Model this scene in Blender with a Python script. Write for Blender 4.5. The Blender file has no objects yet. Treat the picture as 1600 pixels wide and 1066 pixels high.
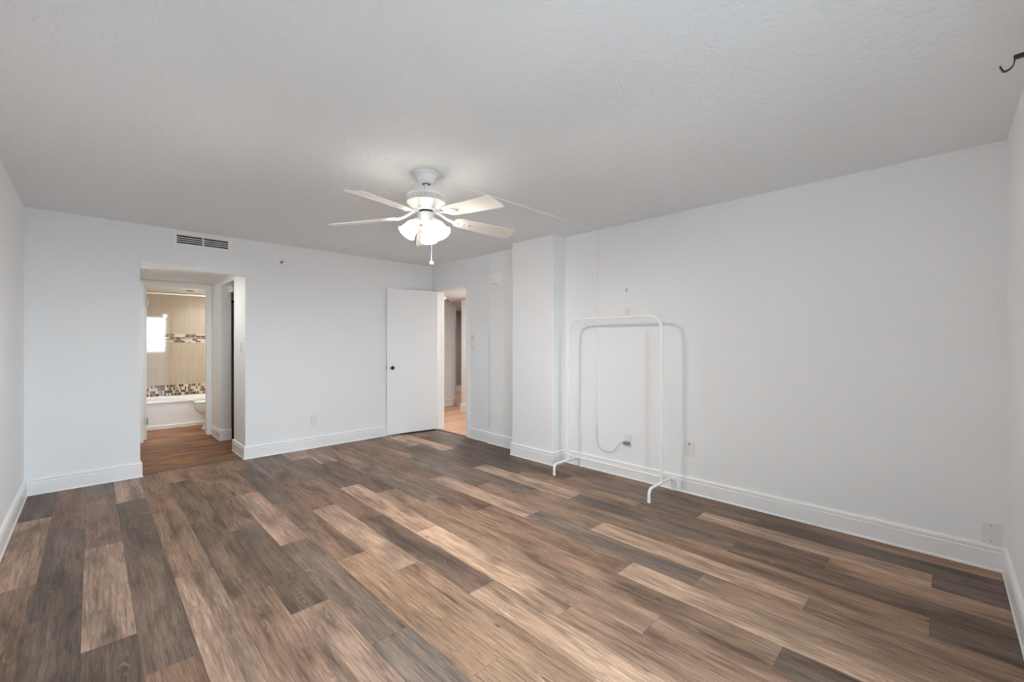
import bpy, bmesh, math, random
from mathutils import Vector, Matrix

random.seed(7)
S = bpy.context.scene
COL = S.collection
PI = math.pi

# ------------------------------------------------------------------ camera
cam = bpy.data.cameras.new('camera')
cam.sensor_width = 36.0
cam.lens = 36.0 * 665.985 / 1600.0
cam.shift_y = 1.78 / 1600.0
cam.clip_start = 0.02
co = bpy.data.objects.new('camera', cam)
COL.objects.link(co)
co.location = (0, 0, 1.300)
co.rotation_euler = (PI / 2, 0, -0.778715)
S.camera = co

# ------------------------------------------------------------------ exposure, sky, light
S.view_settings.view_transform = 'Standard'
S.view_settings.look = 'None'
S.view_settings.gamma = 1.0
S.view_settings.exposure = 0.02
S.view_settings.use_curve_mapping = False
S.render.film_transparent = False
try:
    S.cycles.use_denoising = True
    S.cycles.max_bounces = 14
    S.cycles.diffuse_bounces = 10
    S.cycles.glossy_bounces = 6
    S.cycles.sample_clamp_indirect = 8.0
    S.cycles.caustics_reflective = False
    S.cycles.caustics_refractive = False
except Exception:
    pass

SKY = 25.5
w = bpy.data.worlds.new('sky')
S.world = w
w.use_nodes = True
bg = w.node_tree.nodes['Background']
# bright hazy sky above the horizon, dimmer ground below it
wt = w.node_tree
tc = wt.nodes.new('ShaderNodeTexCoord')
sx = wt.nodes.new('ShaderNodeSeparateXYZ')
wt.links.new(tc.outputs['Generated'], sx.inputs[0])
mr = wt.nodes.new('ShaderNodeMapRange')
mr.inputs['From Min'].default_value = -0.06
mr.inputs['From Max'].default_value = 0.04
wt.links.new(sx.outputs['Z'], mr.inputs['Value'])
mw = wt.nodes.new('ShaderNodeMix')
mw.data_type = 'RGBA'
mw.inputs[6].default_value = (0.25, 0.283, 0.31, 1)
mw.inputs[7].default_value = (0.755, 0.888, 1.0, 1)
wt.links.new(mr.outputs[0], mw.inputs[0])
wt.links.new(mw.outputs[2], bg.inputs[0])
bg.inputs[1].default_value = SKY

WX0, WX1, WZ1 = 0.42, 1.80, 2.15        # sliding glass door opening in the front wall
WINB = -0.25


def lamp(name, typ, loc, energy, color=(1, 1, 1), rot=(0, 0, 0), parent=None, **kw):
    l = bpy.data.lights.new(name, typ)
    l.energy = energy
    l.color = color
    for k, v in kw.items():
        setattr(l, k, v)
    o = bpy.data.objects.new(name, l)
    COL.objects.link(o)
    o.location = loc
    o.rotation_euler = rot
    if parent:
        o.parent = parent
    return o


# daylight portal in the glass door opening (guides the sky light, gives none of its own)
pl = lamp('window_daylight', 'AREA', ((WX0 + WX1) / 2, WINB - 0.10, WZ1 / 2), 1, rot=(PI / 2, 0, 0),
          shape='RECTANGLE', size=WX1 - WX0, size_y=WZ1)
pl.data.cycles.is_portal = True

FAN_W = 38.0       # each of the three fan bulbs
BULB = (1.0, 0.945, 0.89)
WARM = (1.0, 0.88, 0.74)
lamp('bathroom_fill', 'AREA', (1.74, 7.75, 2.10), 20, (1.0, 0.95, 0.88), shape='DISK', size=0.24)  # unseen light added to brighten the bathroom
lamp('vestibule_fill', 'AREA', (0.60, 5.80, 2.112), 7, (1.0, 0.985, 0.96), shape='DISK', size=0.16)  # fill added out of sight behind the lintel to lift the vestibule
lamp('corridor_fill', 'AREA', (4.40, 5.20, 2.10), 26, (1.0, 0.985, 0.96), shape='DISK', size=0.2)  # added unseen fill, separate from the corridor's own ceiling light
lamp('far_room_fill', 'AREA', (6.0, 7.7, 2.10), 24, (1.0, 0.96, 0.92), shape='DISK', size=0.2)  # extra unseen light added to lift the room past the corridor


# ------------------------------------------------------------------ materials
class NT:
    """small node-tree builder"""
    def __init__(self, name):
        self.m = bpy.data.materials.new(name)
        self.m.use_nodes = True
        self.t = self.m.node_tree
        self.b = self.t.nodes['Principled BSDF']

    def n(self, typ, **kw):
        x = self.t.nodes.new(typ)
        for k, v in kw.items():
            setattr(x, k, v)
        return x

    def put(self, sock, v):
        if isinstance(v, bpy.types.NodeSocket):
            self.t.links.new(v, sock)
        elif v is not None:
            if sock.type == 'RGBA' and not isinstance(v, (int, float)) and len(v) == 3:
                v = tuple(v) + (1,)
            sock.default_value = v

    def math(self, op, a, b=None, c=None, clamp=False):
        x = self.n('ShaderNodeMath', operation=op, use_clamp=clamp)
        self.put(x.inputs[0], a)
        self.put(x.inputs[1], b)
        self.put(x.inputs[2], c)
        return x.outputs[0]

    def mix(self, f, a, b, blend='MIX'):
        x = self.n('ShaderNodeMix', data_type='RGBA', blend_type=blend)
        self.put(x.inputs[0], f)
        self.put(x.inputs[6], a)
        self.put(x.inputs[7], b)
        return x.outputs[2]

    def ramp(self, f, stops, interp='LINEAR'):
        x = self.n('ShaderNodeValToRGB')
        r = x.color_ramp
        r.interpolation = interp
        while len(r.elements) < len(stops):
            r.elements.new(0.5)
        for e, (p, c) in zip(r.elements, stops):
            e.position = p
            e.color = (c, c, c, 1) if isinstance(c, (int, float)) else tuple(c) + (1,)
        self.put(x.inputs[0], f)
        return x.outputs[0]

    def noise(self, vec, scale=5, detail=2, rough=0.5, dist=0.0):
        x = self.n('ShaderNodeTexNoise')
        self.put(x.inputs['Vector'], vec)
        x.inputs['Scale'].default_value = scale
        x.inputs['Detail'].default_value = detail
        x.inputs['Roughness'].default_value = rough
        x.inputs['Distortion'].default_value = dist
        return x.outputs[0]

    def sep(self, v):
        x = self.n('ShaderNodeSeparateXYZ')
        self.put(x.inputs[0], v)
        return x.outputs

    def comb(self, a, b, c=0.0):
        x = self.n('ShaderNodeCombineXYZ')
        self.put(x.inputs[0], a)
        self.put(x.inputs[1], b)
        self.put(x.inputs[2], c)
        return x.outputs[0]

    def scl(self, v, s):
        x = self.n('ShaderNodeVectorMath', operation='MULTIPLY')
        self.put(x.inputs[0], v)
        x.inputs[1].default_value = s
        return x.outputs[0]

    def obj(self):
        return self.n('ShaderNodeTexCoord').outputs['Object']

    def bump(self, h, strength=0.1, dist=0.01):
        x = self.n('ShaderNodeBump')
        x.inputs['Strength'].default_value = strength
        x.inputs['Distance'].default_value = dist
        self.put(x.inputs['Height'], h)
        self.t.links.new(x.outputs[0], self.b.inputs['Normal'])

    def set(self, color=None, rough=None, metal=None, spec=None, emit=None, es=None):
        b = self.b.inputs
        self.put(b['Base Color'], color)
        self.put(b['Roughness'], rough)
        self.put(b['Metallic'], metal)
        self.put(b['Specular IOR Level'], spec)
        self.put(b['Emission Color'], emit)
        self.put(b['Emission Strength'], es)
        return self


def plain(name, color, rough=0.5, metal=0.0, spec=0.5, var=0.03, vs=14.0, bump=0.0, bs=200.0):
    k = NT(name)
    o = k.obj()
    f = k.noise(o, vs, 2)
    lo = [max(0, c * (1 - var)) for c in color]
    hi = [min(1, c * (1 + var)) for c in color]
    k.set(k.mix(f, lo, hi), rough, metal, spec)
    if bump:
        k.bump(k.noise(o, bs, 2), bump, 0.002)
    return k.m


M = {}
M['wall'] = plain('white_wall_paint', (0.868, 0.88, 0.890), 0.6, spec=0.25, var=0.012, vs=1.6, bump=0.10, bs=120)
M['trim'] = plain('white_trim_paint', (0.89, 0.895, 0.90), 0.35, spec=0.4, var=0.01)
M['door'] = plain('white_door_paint', (0.93, 0.935, 0.945), 0.38, spec=0.4, var=0.008, vs=3)
M['gloss_door'] = plain('glossy_white_paint', (0.80, 0.80, 0.78), 0.18, spec=0.5, var=0.01)
M['vest'] = plain('warm_white_paint', (0.85, 0.85, 0.835), 0.6, spec=0.25, var=0.012, vs=1.6)
M['plastic'] = plain('white_plastic', (0.89, 0.885, 0.88), 0.35, var=0.01)
M['plate'] = plain('off_white_plate', (0.80, 0.80, 0.79), 0.35, var=0.01)
M['enamel'] = plain('white_enamel_metal', (0.91, 0.91, 0.90), 0.32, var=0.01)
M['porcelain'] = plain('white_porcelain', (0.83, 0.83, 0.82), 0.10, var=0.005)
M['dark'] = plain('duct_shade_black', (0.02, 0.02, 0.02), 0.6)
M['black'] = plain('black_metal', (0.008, 0.008, 0.008), 0.35, spec=0.5)
M['bronze'] = plain('dark_bronze_metal', (0.035, 0.033, 0.032), 0.28, metal=0.6)
M['nickel'] = plain('satin_nickel', (0.55, 0.54, 0.52), 0.3, metal=1.0)
M['chrome'] = plain('chrome', (0.7, 0.7, 0.7), 0.12, metal=1.0)
M['grey'] = plain('grey_plastic', (0.24, 0.24, 0.24), 0.4)
M['cordm'] = plain('clear_grey_cord', (0.60, 0.60, 0.59), 0.4)
M['blade'] = plain('cream_white_blade', (0.82, 0.79, 0.74), 0.45, var=0.015)
M['closet'] = plain('closet_shade_grey', (0.36, 0.36, 0.355), 0.7, var=0.02)  # grey darkened to deepen the closet's shade, shared with other walls
M['strip'] = plain('brown_reducer_strip', (0.12, 0.075, 0.055), 0.4, var=0.15, vs=40)

k = NT('textured_ceiling_paint')
o = k.obj()
k.set((0.828, 0.85, 0.868), 0.8, spec=0.1)
a = k.noise(o, 55, 4, 0.6)
a2 = k.ramp(k.noise(o, 22, 3, 0.55, 0.6), [(0.42, 0.0), (0.6, 1.0)])
k.bump(k.math('ADD', k.math('MULTIPLY', a, 0.5), a2), 0.30, 0.006)
M['ceiling'] = k.m

k = NT('lit_frosted_glass')
# the glass glows most around the bulb and least at its neck
glow = k.sep(k.n('ShaderNodeVertexColor', layer_name='bulb_glow').outputs[0])[0]
k.set((0.85, 0.82, 0.76), 0.25, emit=k.ramp(glow, [(0.0, (1.0, 0.74, 0.42)), (0.45, (1.0, 0.90, 0.72)), (1.0, (1.0, 0.92, 0.80))]), es=k.math('MULTIPLY_ADD', k.math('POWER', glow, 4.0), 23.0, 0.6))
M['shade'] = k.m
k = NT('lit_bulb')
k.set((0.9, 0.9, 0.85), 0.3, emit=(1.0, 0.9, 0.75), es=12.0)
M['bulb'] = k.m
k = NT('lit_diffuser')
k.set((0.9, 0.9, 0.88), 0.4, emit=(1.0, 0.95, 0.88), es=1.6)
M['diffuser'] = k.m

k = NT('clear_glass_pane')
tr = k.n('ShaderNodeBsdfTransparent')
tr.inputs[0].default_value = (0.97, 0.98, 0.98, 1)
gl = k.n('ShaderNodeBsdfGlossy')
gl.inputs['Roughness'].default_value = 0.02
mx = k.n('ShaderNodeMixShader')
mx.inputs[0].default_value = 0.06
k.t.links.new(tr.outputs[0], mx.inputs[1])
k.t.links.new(gl.outputs[0], mx.inputs[2])
k.t.links.new(mx.outputs[0], k.t.nodes['Material Output'].inputs[0])
M['pane'] = k.m

# wood-look vinyl planks: colour per plank comes with the plank, grain runs along it
k = NT('vinyl_plank_wood')
pc = k.n('ShaderNodeVertexColor', layer_name='plank_tone').outputs[0]
uv = k.n('ShaderNodeUVMap', uv_map='plank_uv').outputs[0]
ed = k.sep(k.n('ShaderNodeUVMap', uv_map='plank_edge').outputs[0])
blotch = k.noise(k.scl(uv, (7.5, 1.7, 1)), 1.0, 4, 0.6, 0.5)
broad = k.noise(k.scl(uv, (13.0, 0.9, 1)), 1.0, 3, 0.5, 0.3)
grain = k.noise(k.scl(uv, (85, 3.4, 1)), 1.0, 5, 0.68, 0.3)
fine = k.noise(k.scl(uv, (240, 9.0, 1)), 1.0, 3, 0.6)
v1 = k.ramp(blotch, [(0.30, 0.50), (0.5, 1.0), (0.70, 1.30)])
v2 = k.ramp(broad, [(0.28, 0.70), (0.5, 1.0), (0.72, 1.20)])
v3 = k.ramp(grain, [(0.30, 0.55), (0.5, 1.0), (0.72, 1.36)])
v4 = k.ramp(fine, [(0.30, 0.72), (0.7, 1.24)])
c = k.mix(1.0, pc, v1, 'MULTIPLY')
c = k.mix(1.0, c, v2, 'MULTIPLY')
c = k.mix(1.0, c, v3, 'MULTIPLY')
c = k.mix(1.0, c, v4, 'MULTIPLY')
# greyish and reddish drift inside a plank
hue = k.noise(k.scl(uv, (5.0, 1.1, 1)), 1.3, 2, 0.5)
c = k.mix(k.ramp(hue, [(0.42, 0.0), (0.68, 0.40)]), c, k.mix(1.0, c, (0.95, 1.0, 1.03), 'MULTIPLY'))
# pale cerused cathedral lines
suv = k.sep(uv)
wob = k.noise(k.scl(uv, (8.0, 1.5, 1)), 1.0, 2, 0.45, 0.2)
wv = k.math('SINE', k.math('MULTIPLY', wob, 150.0))
wl = k.ramp(wv, [(0.55, 0.0), (0.95, 1.0)])
wm = k.ramp(k.noise(k.scl(uv, (7.0, 1.6, 1)), 1.7, 2, 0.5), [(0.57, 0.0), (0.70, 0.55)])
c = k.mix(k.math('MULTIPLY', k.ramp(wv, [(0.05, 1.0), (0.45, 0.0)]), k.math('MULTIPLY', wm, 0.7)), c, k.mix(1.0, c, (0.55, 0.52, 0.50), 'MULTIPLY'))
c = k.mix(k.math('MULTIPLY', wl, wm), c, k.mix(0.42, c, (0.48, 0.40, 0.34)))
# dark mineral streaks
stk = k.ramp(k.noise(k.scl(uv, (26, 1.9, 1)), 1.0, 4, 0.62, 0.4), [(0.53, 0.0), (0.70, 0.62)])
c = k.mix(stk, c, k.mix(1.0, c, (0.40, 0.37, 0.36), 'MULTIPLY'))
# small dark knots
vo = k.n('ShaderNodeTexVoronoi')
vo.inputs['Scale'].default_value = 1.0
k.put(vo.inputs['Vector'], k.scl(uv, (8.5, 3.6, 1)))
kn = k.ramp(vo.outputs['Distance'], [(0.02, 1.0), (0.11, 0.0)])
km = k.ramp(k.noise(k.scl(uv, (8.5, 3.6, 1)), 0.9, 0), [(0.46, 0.0), (0.54, 0.7)])
c = k.mix(k.math('MULTIPLY', kn, km), c, (0.055, 0.038, 0.028))
# seams
se = k.math('LESS_THAN', k.math('MINIMUM', ed[0], ed[1]), 0.0011)
c = k.mix(k.math('MULTIPLY', se, 0.55), c, (0.045, 0.032, 0.026))
k.set(c, k.ramp(grain, [(0.2, 0.38), (0.8, 0.52)]), spec=0.22)
k.bump(grain, 0.06, 0.002)
M['plank'] = k.m

# pale orange boards of the corridor
k = NT('pale_oak_boards')
o = k.obj()
so = k.sep(o)
row = k.math('FLOOR', k.math('DIVIDE', so[1], 0.11))
wn = k.n('ShaderNodeTexWhiteNoise', noise_dimensions='1D')
k.put(wn.inputs['W'], row)
g = k.noise(k.scl(o, (3, 60, 1)), 1.0, 4, 0.6)
c = k.mix(wn.outputs[0], (0.50, 0.27, 0.155), (0.66, 0.39, 0.25))
c = k.mix(1.0, c, k.ramp(g, [(0.25, 0.75), (0.75, 1.2)]), 'MULTIPLY')
k.set(c, 0.35)
M['oak'] = k.m

# rust brown tile of the vestibule and bathroom
k = NT('rust_brown_floor_tile')
o = k.obj()
so = k.sep(o)
n1 = k.noise(k.scl(o, (2.2, 13, 1)), 1.0, 5, 0.62, 0.5)
n2 = k.noise(k.scl(o, (1.6, 7, 1)), 1.5, 3, 0.55, 0.3)
c = k.ramp(n1, [(0.28, (0.055, 0.027, 0.014)), (0.48, (0.20, 0.085, 0.036)), (0.72, (0.44, 0.18, 0.060))])
c = k.mix(k.ramp(n2, [(0.50, 0.0), (0.66, 0.85)]), c, (0.50, 0.19, 0.028))
fx_ = k.math('ABSOLUTE', k.math('SUBTRACT', k.math('FRACT', k.math('DIVIDE', k.math('SUBTRACT', so[0], 0.790 - 0.2985), 0.597)), 0.5))
fy_ = k.math('ABSOLUTE', k.math('SUBTRACT', k.math('FRACT', k.math('DIVIDE', k.math('SUBTRACT', so[1], 6.92 - 0.60), 1.20)), 0.5))
gr = k.math('MAXIMUM', k.math('LESS_THAN', fx_, 0.006), k.math('LESS_THAN', fy_, 0.003))
c = k.mix(gr, c, (0.30, 0.185, 0.11))
k.set(c, 0.42, spec=0.25)
M['rust'] = k.m

# glazed beige wall tile with two mosaic bands
k = NT('beige_wall_tile_with_mosaic')
o = k.obj()
so = k.sep(o)


def cells(x, z, wdt, hgt):
    r = k.math('FLOOR', k.math('DIVIDE', z, hgt))
    sh = k.n('ShaderNodeTexWhiteNoise', noise_dimensions='1D')
    k.put(sh.inputs['W'], r)
    xx = k.math('ADD', k.math('DIVIDE', x, wdt), sh.outputs[0])
    ci = k.math('FLOOR', xx)
    wn_ = k.n('ShaderNodeTexWhiteNoise', noise_dimensions='2D')
    k.put(wn_.inputs['Vector'], k.comb(ci, r))
    gx = k.math('MINIMUM', k.math('FRACT', xx), k.math('FRACT', k.math('DIVIDE', z, hgt)))
    col = k.ramp(wn_.outputs[0], [(0.0, (0.055, 0.032, 0.02)), (0.30, (0.30, 0.22, 0.15)), (0.46, (0.62, 0.54, 0.44)),
                                  (0.80, (0.16, 0.10, 0.065))], 'CONSTANT')
    return k.mix(k.math('LESS_THAN', gx, 0.10), col, (0.52, 0.46, 0.38))


up = cells(so[0], so[2], 0.072, 0.0288)
lowm = cells(so[0], so[2], 0.022, 0.046)
tv = k.math('FRACT', k.math('DIVIDE', k.math('SUBTRACT', so[0], 0.713), 0.243))
th = k.math('FRACT', k.math('DIVIDE', k.math('SUBTRACT', so[2], 1.432 - 0.53), 0.53))
gl_ = k.math('MAXIMUM', k.math('LESS_THAN', tv, 0.018), k.math('LESS_THAN', th, 0.009))
base = k.mix(k.noise(k.scl(o, (18, 1, 1.5)), 1.5, 3), (0.40, 0.325, 0.245), (0.50, 0.415, 0.325))
base = k.mix(k.math('MULTIPLY', gl_, 0.8), base, (0.56, 0.46, 0.36))


def between(z, lo, hi):
    return k.math('MULTIPLY', k.math('GREATER_THAN', z, lo), k.math('LESS_THAN', z, hi))


c = k.mix(between(so[2], 1.288, 1.432), base, up)
c = k.mix(between(so[2], 0.411, 0.596), c, lowm)
k.set(c, 0.04, spec=0.85)
M['tile'] = k.m


# ------------------------------------------------------------------ mesh helpers
def add_box(bm, x0, x1, y0, y1, z0, z1, bevel=0.0):
    vs = [bm.verts.new((x, y, z)) for x in (x0, x1) for y in (y0, y1) for z in (z0, z1)]
    q = [(0, 1, 3, 2), (4, 6, 7, 5), (0, 4, 5, 1), (2, 3, 7, 6), (0, 2, 6, 4), (1, 5, 7, 3)]
    fs = [bm.faces.new([vs[i] for i in f]) for f in q]
    if bevel:
        es = list({e for f in fs for e in f.edges})
        bmesh.ops.bevel(bm, geom=es, offset=bevel, segments=2, affect='EDGES', profile=0.5)
    return vs


def bx(*a, bevel=0.0):
    bm = bmesh.new()
    add_box(bm, *a, bevel=bevel)
    return bm


def add_loft(bm, rings, cap0=True, cap1=True, closed=True):
    R = [[bm.verts.new(p) for p in r] for r in rings]
    n = len(R[0])
    for a, b in zip(R, R[1:]):
        for i in range(n if closed else n - 1):
            j = (i + 1) % n
            try:
                bm.faces.new((a[i], a[j], b[j], b[i]))
            except ValueError:
                pass
    if cap0:
        bm.faces.new(list(reversed(R[0])))
    if cap1:
        bm.faces.new(R[-1])
    return R


def add_lathe(bm, prof, seg=32, mat=None, cap0=True, cap1=True):
    mat = mat or Matrix.Identity(4)
    rings = []
    for r, z in prof:
        rings.append([mat @ Vector((r * math.cos(2 * PI * i / seg), r * math.sin(2 * PI * i / seg), z)) for i in range(seg)])
    add_loft(bm, rings, cap0, cap1)


def frame_of(d):
    d = d.normalized()
    u = Vector((0, 0, 1)) if abs(d.z) < 0.95 else Vector((1, 0, 0))
    a = d.cross(u).normalized()
    return a, a.cross(d).normalized()


def add_tube(bm, pts, r, seg=12, caps=True):
    pts = [Vector(p) for p in pts]
    rings = []
    a = None
    for i, p in enumerate(pts):
        d = (pts[min(i + 1, len(pts) - 1)] - pts[max(i - 1, 0)]).normalized()
        if a is None:
            a, b = frame_of(d)
        else:
            a = (a - d * a.dot(d)).normalized()
            b = a.cross(d).normalized()
        rr = r[i] if isinstance(r, (list, tuple)) else r
        rings.append([p + (a * math.cos(2 * PI * q / seg) + b * math.sin(2 * PI * q / seg)) * rr for q in range(seg)])
    add_loft(bm, rings, caps, caps)


def arc_path(pts, rad, n=6):
    """polyline with rounded inner corners"""
    pts = [Vector(p) for p in pts]
    out = [pts[0]]
    for i in range(1, len(pts) - 1):
        p, a, b = pts[i], pts[i - 1], pts[i + 1]
        da, db = (a - p).normalized(), (b - p).normalized()
        s, e = p + da * rad, p + db * rad
        for t in range(n + 1):
            f = t / n
            out.append(s.lerp(p, f).lerp(p.lerp(e, f), f))
    out.append(pts[-1])
    return out


def spline(pts, n=8):
    pts = [Vector(p) for p in pts]
    P = [pts[0]] + pts + [pts[-1]]
    out = []
    for i in range(1, len(P) - 2):
        p0, p1, p2, p3 = P[i - 1:i + 3]
        for t in range(n):
            f = t / n
            out.append(0.5 * ((2 * p1) + (p2 - p0) * f + (2 * p0 - 5 * p1 + 4 * p2 - p3) * f * f + (3 * p1 - p0 - 3 * p2 + p3) * f ** 3))
    out.append(pts[-1])
    return out


def obj(name, bm, m, parent=None, smooth=False, angle=35):
    bmesh.ops.recalc_face_normals(bm, faces=bm.faces[:])
    me = bpy.data.meshes.new(name)
    bm.to_mesh(me)
    bm.free()
    me.materials.append(M[m] if isinstance(m, str) else m)
    if smooth:
        for p in me.polygons:
            p.use_smooth = True
        try:
            me.set_sharp_from_angle(angle=math.radians(angle))
        except Exception:
            pass
    o = bpy.data.objects.new(name, me)
    COL.objects.link(o)
    if parent:
        o.parent = parent
    return o


def tag(o, label, cat, group=None, kind=None):
    o['label'] = label
    o['category'] = cat
    if group:
        o['group'] = group
    if kind:
        o['kind'] = kind
    return o


def struct(name, bm, m, label, cat, smooth=False):
    return tag(obj(name, bm, m, smooth=smooth), label, cat, kind='structure')


def thing(name, label, cat, loc=(0, 0, 0), rz=0.0, group=None):
    o = bpy.data.objects.new(name, None)
    o.empty_display_size = 0.1
    COL.objects.link(o)
    o.location = loc
    o.rotation_euler = (0, 0, rz)
    return tag(o, label, cat, group)


# ------------------------------------------------------------------ room dimensions (metres)
XL, XR, YF, YB, H = -0.404, 3.665, -0.25, 5.442, 2.44
T = 0.11
LOW = 2.12          # dropped ceiling of vestibule, bathroom and corridor
OX0, OX1, OZ = 0.335, 1.215, 2.035        # opening to the vestibule
DY0, DY1, DZ = 4.589, 5.290, 2.055        # entry doorway
BY = 7.25                                  # bathroom partition
STEP = 0.022

# floor of planks --------------------------------------------------
PW, PL = 0.1778, 1.2415
PHASE = {0: 0.944, 1: 0.482, 2: 0.046}
TONE = {'L': (0.470, 0.312, 0.215), 'M': (0.370, 0.243, 0.171), 'P': (0.350, 0.250, 0.195), 'T': (0.330, 0.208, 0.135), 'R': (0.285, 0.177, 0.119),
        'B': (0.232, 0.143, 0.097), 'D': (0.148, 0.102, 0.075), 'G': (0.205, 0.149, 0.114), 'E': (0.185, 0.122, 0.088)}
# rows from the window side of the bare wall; each string lists planks from the back wall forward
ROWS = {
    -4: ['B', 'D', 'B', 'D', 'B'],
    -3: ['D', 'M', 'B', 'E', 'B'],
    -2: ['B', 'D', 'D', 'B', 'D'],
    -1: ['G', 'B', 'M', 'D', 'B', 'T'],
    0: ['P', 'D', 'E', 'B', 'L'],
    1: ['R', 'R', 'M', 'M', 'B'],
    2: ['T', 'E', 'E', 'R', 'B', 'L'],
    3: ['R', 'B', 'D', 'M', 'T'],
    4: ['R', 'M', 'G', 'G', 'B'],
    5: ['R', 'D', 'B', 'T', 'T', 'B'],
    6: ['G', 'B', 'L', 'T', 'L'],
    7: ['G', 'B', 'E', 'L', 'T'],
    8: ['P', 'E', 'L', 'L', 'R', 'B'],
    9: ['P', 'E', 'T', 'T', 'R'],
    10: ['R', 'G', 'R', 'R', 'D'],
    11: ['B', 'B', 'B', 'R', 'L', 'L'],
    12: ['E', 'B', 'L', 'G', 'T'],
    13: ['R', 'G', 'R', 'L', 'T'],
    14: ['B', 'E', 'G', 'R', 'T', 'D'],
    15: ['P', 'D', 'L', 'G', 'E'],
    16: ['L', 'D', 'T', 'B', 'T'],
    17: ['E', 'D', 'D', 'G', 'L', 'D'],
    18: ['D', 'D', 'B', 'G', 'D'],
    19: ['E', 'D', 'R', 'B', 'T'],
}
bm = bmesh.new()
uvl = bm.loops.layers.uv.new('plank_uv')
edl = bm.loops.layers.uv.new('plank_edge')
cl = bm.loops.layers.float_color.new('plank_tone')
YV = YB + 0.085
rnd = random.Random(11)
for r, tones in ROWS.items():
    x0, x1 = 0.145 + PW * r, 0.145 + PW * (r + 1)
    x0c, x1c = max(x0, XL - 0.01), min(x1, XR + 0.005)
    ph = PHASE[r % 3]
    js = [ph + PL * q for q in range(-2, 6)]
    js = [j for j in js if YF - 0.02 < j < YV - 0.12]
    ys = [YV] + sorted(js, reverse=True) + [YF - 0.02]
    for i in range(len(ys) - 1):
        ya, yb = ys[i], ys[i + 1]
        t = TONE[tones[min(i, len(tones) - 1)]]
        j = 1 + rnd.uniform(-0.06, 0.06)
        g = rnd.uniform(-0.03, 0.03)
        j *= 0.96
        t = (t[0] * j * (1 + g), t[1] * j, t[2] * j * (1 - g))
        su, sv = rnd.uniform(0, 90), rnd.uniform(0, 90)
        flip = rnd.choice((-1, 1))
        # four sub-quads meeting at the plank's middle so that the distance to its edge can be read
        xm, ym = (x0 + x1) / 2, (ya + yb) / 2
        gx = sorted({x0c, min(max(xm, x0c), x1c), x1c})
        gy = sorted({yb, ym, ya})
        for xa, xb in zip(gx, gx[1:]):
            for y_a, y_b in zip(gy, gy[1:]):
                f = bm.faces.new([bm.verts.new(p) for p in ((xa, y_a, 0), (xb, y_a, 0), (xb, y_b, 0), (xa, y_b, 0))])
                for lp in f.loops:
                    v = lp.vert.co
                    lp[uvl].uv = (su + v.x * flip, sv + v.y * flip)
                    lp[edl].uv = (min(v.x - x0, x1 - v.x), min(v.y - yb, ya - v.y))
                    lp[cl] = t + (1,)
bmesh.ops.remove_doubles(bm, verts=bm.verts[:], dist=1e-5)
ex = bmesh.ops.extrude_face_region(bm, geom=bm.faces[:])
bmesh.ops.translate(bm, verts=[v for v in ex['geom'] if isinstance(v, bmesh.types.BMVert)], vec=(0, 0, -0.06))
tag(obj('floor', bm, 'plank'), 'brown wood-look plank floor of mixed light and dark boards', 'floor', kind='structure')

struct('ceiling', bx(XL - T, XR + T, YF - T, YB + T, H, H + 0.1), 'ceiling', 'white textured bedroom ceiling', 'ceiling')

struct('wall_left', bx(XL - T, XL, YF - T, YB + T, -0.06, H), 'wall', 'narrow strip of plain white wall meeting the bathroom-side wall', 'wall')
bm = bmesh.new()
add_box(bm, XL, OX0, YB, YB + T, -0.06, H)
add_box(bm, OX1, XR, YB, YB + T, -0.06, H)
add_box(bm, OX0, OX1, YB, YB + T, OZ, H)
struct('wall_back', bm, 'wall', 'white wall with the bathroom passage, air vent and sprinkler', 'wall')
bm = bmesh.new()
add_box(bm, XR, XR + T, YF - T, DY0, -0.06, H)
add_box(bm, XR, XR + T, DY1, YB + T, -0.06, H)
add_box(bm, XR, XR + T, DY0, DY1, DZ, H)
add_box(bm, XR - STEP, XR + 0.01, 3.45, 4.105, -0.01, H + 0.01, bevel=0.006)
struct('wall_right', bm, 'wall', 'long white wall behind the garment rack with the entry doorway', 'wall')
bm = bmesh.new()
add_box(bm, XL, WX0, YF - T, YF, -0.06, H)
add_box(bm, WX1, XR, YF - T, YF, -0.06, H)
add_box(bm, WX0, WX1, YF - T, YF, WZ1, H)
struct('wall_front', bm, 'wall', 'sliver of white window wall at the near corner', 'wall')
CX, CY0, CY1 = 3.458, 2.892, 3.50
struct('column', bx(CX, XR, CY0, CY1, 0, H, bevel=0.006), 'wall', 'boxed white floor-to-ceiling column projecting from the long wall', 'column')

# sliding glass door (behind and beside the viewpoint)
bm = bmesh.new()
for a in ((WX0, WX0 + 0.05, 0.0, WZ1), (WX1 - 0.05, WX1, 0.0, WZ1), (WX0 + 0.05, WX1 - 0.05, WZ1 - 0.05, WZ1), (WX0 + 0.05, WX1 - 0.05, 0.0, 0.03),
          ((WX0 + WX1) / 2 - 0.04, (WX0 + WX1) / 2 + 0.04, 0.03, WZ1 - 0.05)):
    add_box(bm, a[0], a[1], YF - 0.08, YF - 0.03, a[2], a[3])
wnd = struct('window_1', bm, 'plastic', 'white framed sliding glass door letting daylight in', 'window')
obj('pane', bx(WX0 + 0.05, WX1 - 0.05, YF - 0.058, YF - 0.052, 0.03, WZ1 - 0.05), 'pane', wnd)
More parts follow.
